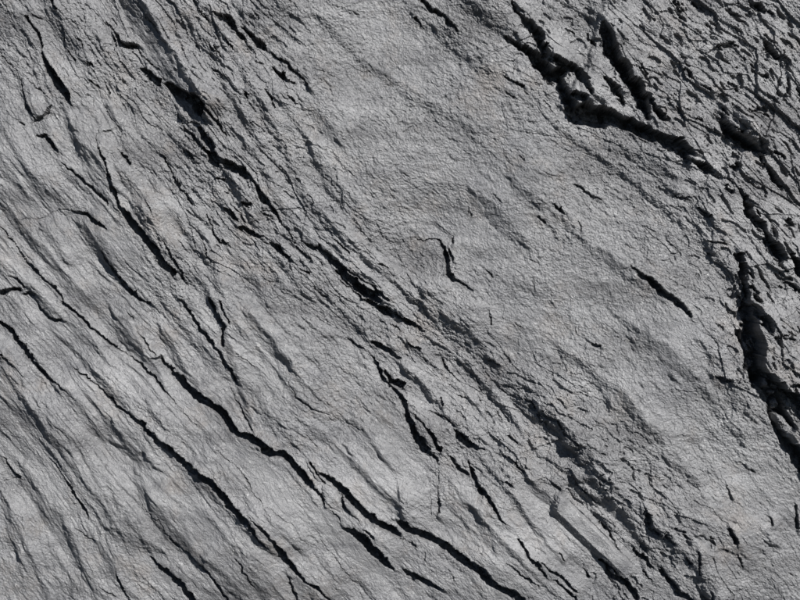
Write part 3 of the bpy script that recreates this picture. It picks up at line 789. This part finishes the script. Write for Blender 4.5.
# lower companion step left of the ledge and a thin one to its right
lv2 = lv + 20; on2 = sstep(2, 10, lu) * sstep(80, 50, lu)
LEDGE += on2 * 2.6 * np.clip(1 + lv2 / 5, 0, 1) * sstep(24, 6, lv2)
lv3 = lv - 24; on3 = sstep(30, 40, lu) * sstep(95, 70, lu)
LEDGE += on3 * 2.2 * np.clip(1 + lv3 / 3, 0, 1) * sstep(12, 2, lv3)
SMOOTH = np.minimum(SMOOTH, 1 - .85 * sstep(-13, -9, lv) * sstep(19, 14, lv) * sstep(-3, 0, lu) * sstep(112, 90, lu))
ROUGH = ROUGH * SMOOTH
STRIA = field([(50, 50, .8), (150, 60, .8), (100, 200, 1), (50, 300, .9), (50, 450, 1), (50, 550, 1), (200, 400, .9), (250, 500, .9), (300, 350, .7), (400, 450, .7),
               (450, 380, 1), (520, 480, .9), (600, 520, .7), (350, 80, .2), (450, 200, .15), (600, 300, .15), (700, 450, .2), (700, 60, .3), (770, 300, .2)], 60) * (.4 + .6 * SMOOTH)

# ---------------------------------------------------------------- natural roughness
H = 9 * perlin(X / 210 + 3.3, Y / 210, 20) + 7.0 * aniso(80, 2.4, 30) + (1.3 + 2.0 * STRIA) * aniso(34, 2.8, 40) + (.2 + .9 * STRIA) * aniso(15, 3.4, 45)
R = np.minimum(ROUGH, 1.1 + .3 * (ROUGH - 1.1)) * np.clip(.92 + .55 * aniso(46, 1.8, 170) + .3 * aniso(20, 1.6, 171), .35, 1.5)
# overlapping beds: each rises abruptly at its lower-left edge and thins out towards the upper right
def saw(lam, wob, asp, seed, lo, hi, e=.06):
    ph = V / lam + wob * aniso(lam * 1.7, asp, seed) + .05 * perlin(X / 9, Y / 9, seed + 3)
    f = ph - np.floor(ph)
    up = np.minimum(f / e, 1) * (1 - f)
    k = np.floor(ph) * 7.3
    amp = sstep(lo, hi, perlin(U / (lam * 3.2) + k, k * .61 + V * .002, seed + 5))     # every bed edge comes and goes along its length
    return lam * up * amp
H += (.09 * STRIA + .01) * saw(36, .8, 3.6, 140, -.15, .45, .22)
H += (.10 * STRIA + .01) * saw(15, .9, 3.6, 150, -.15, .45, .22)
H += (.10 * STRIA + .02 * R) * saw(6.5, .8, 3.6, 160, -.05, .3, .2)
H += (.12 * STRIA) * saw(3.6, .7, 4.5, 165, .0, .3, .3)
# folded ribs of the thinly bedded ground
H += STRIA * (-2.2 * np.abs(aniso(24, 3.4, 46)) - .9 * np.abs(aniso(11, 4.2, 47)) - .45 * np.abs(aniso(5, 4.0, 48)))
# plates, flakes and grains
H += R * (soft(1.6 * facets(18, 2.8, 50, tilt=.6, lean=.12) * (.3 + .5 * STRIA), 4) + soft(1.0 * facets(8, 2.4, 60, tilt=.7, lean=.3), 3) + soft(.85 * facets(4.4, 2.1, 70, tilt=.8, lean=.4), 2))
H += R * (.55 * np.abs(aniso(7, 1.9, 90)) + .40 * aniso(4.2, 1.7, 95) + .30 * aniso(2.7, 1.5, 100) + .42 * facets(2.7, 1.8, 72, tilt=.8, lean=.4) + .42 * perlin(X / 2.6, Y / 2.2, 104) + .36 * perlin(X / 1.7, Y / 1.7, 102))
H += (.12 + .1 * R) * perlin(X / 2.3, Y / 2.3, 103)
H += (.07 + .07 * R) * np.random.RandomState(8).standard_normal(X.shape).astype(np.float32)
# broken blocks on the coarse ground of the upper right
coarse = np.clip((ROUGH - .9) / .6, 0, 1.3)
H += coarse * (3.6 * facets(30, 1.8, 110, tilt=.4, lean=.9) + 1.8 * facets(13, 2.0, 115, tilt=.4, lean=.9) + .7 * facets(6, 2.2, 116, tilt=.5, lean=.6) + .4 * facets(4.6, 1.5, 117, tilt=.5))
P2 = aniso(7, 2.6, 120) + .25 * aniso(3.5, 2, 121)
H += coarse * (-5.0 * sstep(.40, .45, P2))
HT = H + soft(STEP, 2) + GROOVE * (1 + .5 * facets(9, 1.6, 162) + .3 * facets(4, 1.5, 163)) + DOME + LEDGE
HT = HT - HT.mean()
print('relief', round(time.time() - t_start, 1), 's')

# ---------------------------------------------------------------- which bed each grid cell belongs to
cx = .25 * (QX[:-1, :-1] + QX[1:, :-1] + QX[:-1, 1:] + QX[1:, 1:]); cy = .25 * (QY[:-1, :-1] + QY[1:, :-1] + QY[:-1, 1:] + QY[1:, 1:])
LAB = np.zeros(cx.shape, np.int32)
def paint(poly, lab, only=None):
    x0, x1 = min(p[0] for p in poly) - 6, max(p[0] for p in poly) + 6
    y0, y1 = min(p[1] for p in poly) - 6, max(p[1] for p in poly) + 6
    i0, i1 = np.searchsorted(ys, y0), np.searchsorted(ys, y1); j0, j1 = np.searchsorted(xs, x0), np.searchsorted(xs, x1)
    i1 = min(i1, NY - 1); j1 = min(j1, NX - 1)
    x, y = cx[i0:i1, j0:j1], cy[i0:i1, j0:j1]
    ins = np.zeros(x.shape, bool); n = len(poly)
    for k in range(n):
        ax, ay = poly[k]; bx, by = poly[(k + 1) % n]
        if ay == by: continue
        c = ((ay > y) != (by > y)) & (x < (bx - ax) * (y - ay) / (by - ay) + ax)
        ins ^= c
    sub = LAB[i0:i1, j0:j1]
    if only is not None: ins &= np.isin(sub, only)
    sub[ins] = lab
def beyond(curve): return curve + [(2000, 960), (2000, -900), (curve[0][0], -900)]
SLABS = ['finely ribbed bed in the lower left corner', 'smooth pale wedge beside the thin twin crack at lower left',
         'long bed between the two dark cracks at far left', 'narrow foliated bed tapering to a point at the bottom',
         'long smooth pale bed below the widest black crack', 'streaked bed with short gaping cracks at left',
         'cracked bed in the upper left corner', 'lens-shaped bed with a darker worn middle left of centre',
         'splintered shaly bed of thin plates along the bottom centre', 'large broad slab filling the centre, finely pitted',
         'right-hand wedge beyond the deep black gap', 'jagged block above the black overhang at the top', 'coarse pitted block in the upper right corner',
         'ribbed strip running from the top left edge beside the dark facet']
for k, cv in ((1, C_A2), (2, C_A), (3, C_B), (4, C_C)): paint(beyond(cv), k)
paint(beyond(C_D), 5)
paint(C_E0 + [(101, 150), (99, 125), (97, 87), (85, 60), (65, 40), (48, 0), (-60, -400)], 13)
paint(beyond(C_E), 7)
E_TOP = [(-60, -400), (48, 0), (65, 40), (85, 60), (97, 87), (99, 125)] + E_MID[:12]
paint(E_TOP + [(205, 300), (215, 250), (206, 215), (190, 170), (205, 150), (200, 105), (184, 96), (157, 80), (134, 46), (85, 0), (10, -400)], 6)
paint(beyond(C_H), 8)
paint(beyond(C_F), 9)
paint(beyond(C_G), 10)
paint(beyond(C_G3), 11)
paint(beyond(C_G2), 12)
SLABS[6], SLABS[13] = 'rough ribbed bed between the steep black crack and the dark facet at upper left', 'narrow ribbed wedge along the short fat black crack at upper left'
SLABS[5] = 'streaked bed with short gaping cracks at the left edge'
FLAKES = [  # host bed, name, label, outline
    (5, 'flake', 'almond-shaped flake ringed by a thin crack', [(20, 75), (23, 92), (27, 105), (36, 121), (42, 122), (48, 116), (51, 106), (45, 94), (36, 84), (25, 74)]),
    (8, 'ledge', 'straight smooth ledge with a square end and dark side', [(550, 501), (562, 495), (590, 520), (615, 545), (632, 575), (625, 581), (604, 566), (580, 540), (553, 513)]),
    (8, 'flake', None, [(468, 460), (476, 472), (481, 491), (490, 502), (498, 514), (510, 530), (500, 535), (480, 515), (462, 495), (450, 470), (455, 458)]),
    (8, 'flake', None, [(520, 540), (530, 556), (545, 575), (555, 590), (540, 588), (522, 575), (505, 562), (507, 548)]),
    (8, 'flake', None, [(437, 428), (446, 430), (456, 436), (464, 440), (470, 447), (462, 448), (450, 441), (438, 436)]),
    (8, 'flake', None, [(410, 410), (418, 412), (428, 424), (436, 440), (440, 452), (432, 450), (422, 438), (412, 428)]),
    (8, 'flake', None, [(372, 344), (384, 348), (400, 360), (410, 372), (406, 384), (394, 376), (384, 364)]),
    (4, 'flake', None, [(352, 524), (372, 528), (392, 536), (404, 552), (396, 570), (385, 556), (372, 540)]),
    (4, 'flake', None, [(405, 570), (418, 580), (432, 590), (444, 604), (425, 606), (410, 592)]),
    (4, 'flake', None, [(26, 272), (38, 283), (54, 290), (62, 304), (62, 318), (55, 323), (45, 316), (36, 305), (30, 290)]),
    (5, 'flake', None, [(122, 207), (140, 222), (158, 245), (176, 270), (187, 284), (178, 282), (160, 262), (140, 238), (126, 220)]),
    (5, 'flake', None, [(71, 211), (90, 213), (107, 229), (118, 250), (112, 256), (98, 240), (82, 226)]),
    (11, 'flake', 'pale ridge flake standing inside the shadowed overhang', [(600, 76), (606, 84), (620, 98), (632, 112), (652, 130), (638, 126), (618, 118), (604, 106)]),
    (6, 'flake', None, [(135, 47), (148, 60), (158, 72), (160, 80), (150, 78), (140, 66), (130, 52)]),
    (7, 'flake', None, [(248, 164), (262, 180), (276, 200), (292, 228), (282, 222), (268, 206), (254, 186)]),
]
SHARDS = [  # loose pieces held in the cracks
    ('wedged_stone', 'oval stone lodged in a shadowed hollow at the upper right', 'stone', [(727, 110), (735, 112), (744, 121), (752, 128), (758, 136), (763, 148), (760, 154), (753, 151), (744, 142), (736, 132), (728, 121)]),
    ('rock_shard', 'sunlit splinter standing inside the black gap at the right edge', 'shard', [(774, 414), (781, 413), (788, 421), (797, 432), (806, 443), (815, 455), (808, 456), (796, 444), (783, 430), (776, 422)]),
    ('rock_shard', 'tiny pale splinter bridging the upper end of the forked black crack', 'shard', [(304, 462), (309, 461), (316, 470), (322, 477), (326, 484), (320, 483), (311, 473), (305, 467)]),
    ('rock_shard', 'triangular chip with hairline cracks below the fork of the black crack', 'shard', [(317, 486), (327, 485), (335, 489), (339, 500), (344, 510), (347, 517), (340, 519), (333, 512), (325, 503)]),
    ('rock_shard', 'slender blade-like splinter along the lower lip of the widest black crack', 'shard', [(338, 491), (345, 493), (353, 503), (363, 515), (374, 525), (386, 533), (376, 534), (362, 525), (352, 514), (344, 503)]),
]
for i, (host, nm, lb, poly) in enumerate(FLAKES): paint(poly, 100 + i)
for i, (nm, lb, ct, poly) in enumerate(SHARDS): paint(poly, 200 + i)

# ---------------------------------------------------------------- meshes: every bed a closed body with its own thickness
_r = np.random.RandomState(21); _cw = np.gradient(xs)[None, :]; _ch = np.gradient(ys)[:, None]       # irregular vertices, so no grid shows
_inx = np.zeros(X.shape); _inx[1:-1, 1:-1] = 1
VX = ((X + _inx * _cw * _r.uniform(-.33, .33, X.shape) - 400) * S).astype(np.float32); VZ = (CZ - (Y + _inx * _ch * _r.uniform(-.33, .33, X.shape) - 300) * S).astype(np.float32); VY = (-HT * S).astype(np.float32)
VID = np.arange(NY * NX, dtype=np.int64).reshape(NY, NX)
FX, FY, FZ = VX.ravel(), VY.ravel(), VZ.ravel()
def body(name, lab, parent, thick, origin=None):
    m = LAB == lab
    if not m.any(): return None
    ii, jj = np.nonzero(m)
    quads = np.stack([VID[ii, jj], VID[ii + 1, jj], VID[ii + 1, jj + 1], VID[ii, jj + 1]], 1)
    mp = np.pad(m, 1)
    edges = []
    for di, dj, a, b in ((-1, 0, (0, 1), (0, 0)), (1, 0, (1, 0), (1, 1)), (0, -1, (0, 0), (1, 0)), (0, 1, (1, 1), (0, 1))):
        k = ~mp[ii + 1 + di, jj + 1 + dj]
        edges.append(np.stack([VID[ii[k] + a[0], jj[k] + a[1]], VID[ii[k] + b[0], jj[k] + b[1]]], 1))
    edges = np.concatenate(edges)
    used, inv = np.unique(quads, return_inverse=True); quads = inv.reshape(-1, 4); nv = len(used)
    e = np.searchsorted(used, edges)
    be = np.unique(e); nb = len(be)
    back = nv + np.searchsorted(be, e)
    co = np.stack([FX[used], FY[used], FZ[used]], 1)
    bc = co[be].copy(); bc[:, 1] = thick
    cen = co.mean(0); cen[1] = thick + .02
    allco = np.concatenate([co, bc, cen[None]]).astype(np.float32)
    if origin is None: origin = (0, 0, 0)
    allco -= np.array(origin, np.float32)
    skirt = np.stack([e[:, 1], e[:, 0], back[:, 0], back[:, 1]], 1)
    cap = np.stack([back[:, 1], back[:, 0], np.full(len(e), nv + nb)], 1)
    loops = np.concatenate([quads.ravel(), skirt.ravel(), cap.ravel()]).astype(np.int32)
    tot = np.concatenate([np.full(len(quads) + len(skirt), 4), np.full(len(cap), 3)]).astype(np.int32)
    st = np.concatenate([[0], np.cumsum(tot)[:-1]]).astype(np.int32)
    me = bpy.data.meshes.new(name)
    me.vertices.add(len(allco)); me.vertices.foreach_set('co', allco.ravel())
    me.loops.add(len(loops)); me.loops.foreach_set('vertex_index', loops)
    me.polygons.add(len(tot)); me.polygons.foreach_set('loop_start', st); me.polygons.foreach_set('loop_total', tot)
    me.attributes.new('sharp_face', 'BOOLEAN', 'FACE').data.foreach_set('value', np.ones(len(tot), bool))
    me.update(calc_edges=True)
    me.materials.append(ROCK)
    o = bpy.data.objects.new(name, me); SC.collection.objects.link(o); o.location = origin
    if parent is not None: o.parent = parent
    return o

face = bpy.data.objects.new('slate_outcrop', None); SC.collection.objects.link(face)
face['label'] = 'weathered grey slate rock face split into slanting beds by black cracks'
face['category'] = 'rock face'
beds = {}
for k, lb in enumerate(SLABS):
    o = body('slab', k, face, .30 + .011 * k)
    if o: o['label'] = lb; beds[k] = o
for i, (host, nm, lb, poly) in enumerate(FLAKES):
    o = body(nm, 100 + i, beds[host], .16 + .003 * i)
    if o and lb: o['label'] = lb
for i, (nm, lb, ct, poly) in enumerate(SHARDS):
    c = np.mean(poly, 0)
    o = body(nm, 200 + i, None, .12, ((c[0] - 400) * S, 0, CZ - (c[1] - 300) * S))
    if o:
        o['label'] = lb; o['category'] = ct
        if nm == 'rock_shard': o['group'] = 'loose shards held in the cracks'
print('built', round(time.time() - t_start, 1), 's')
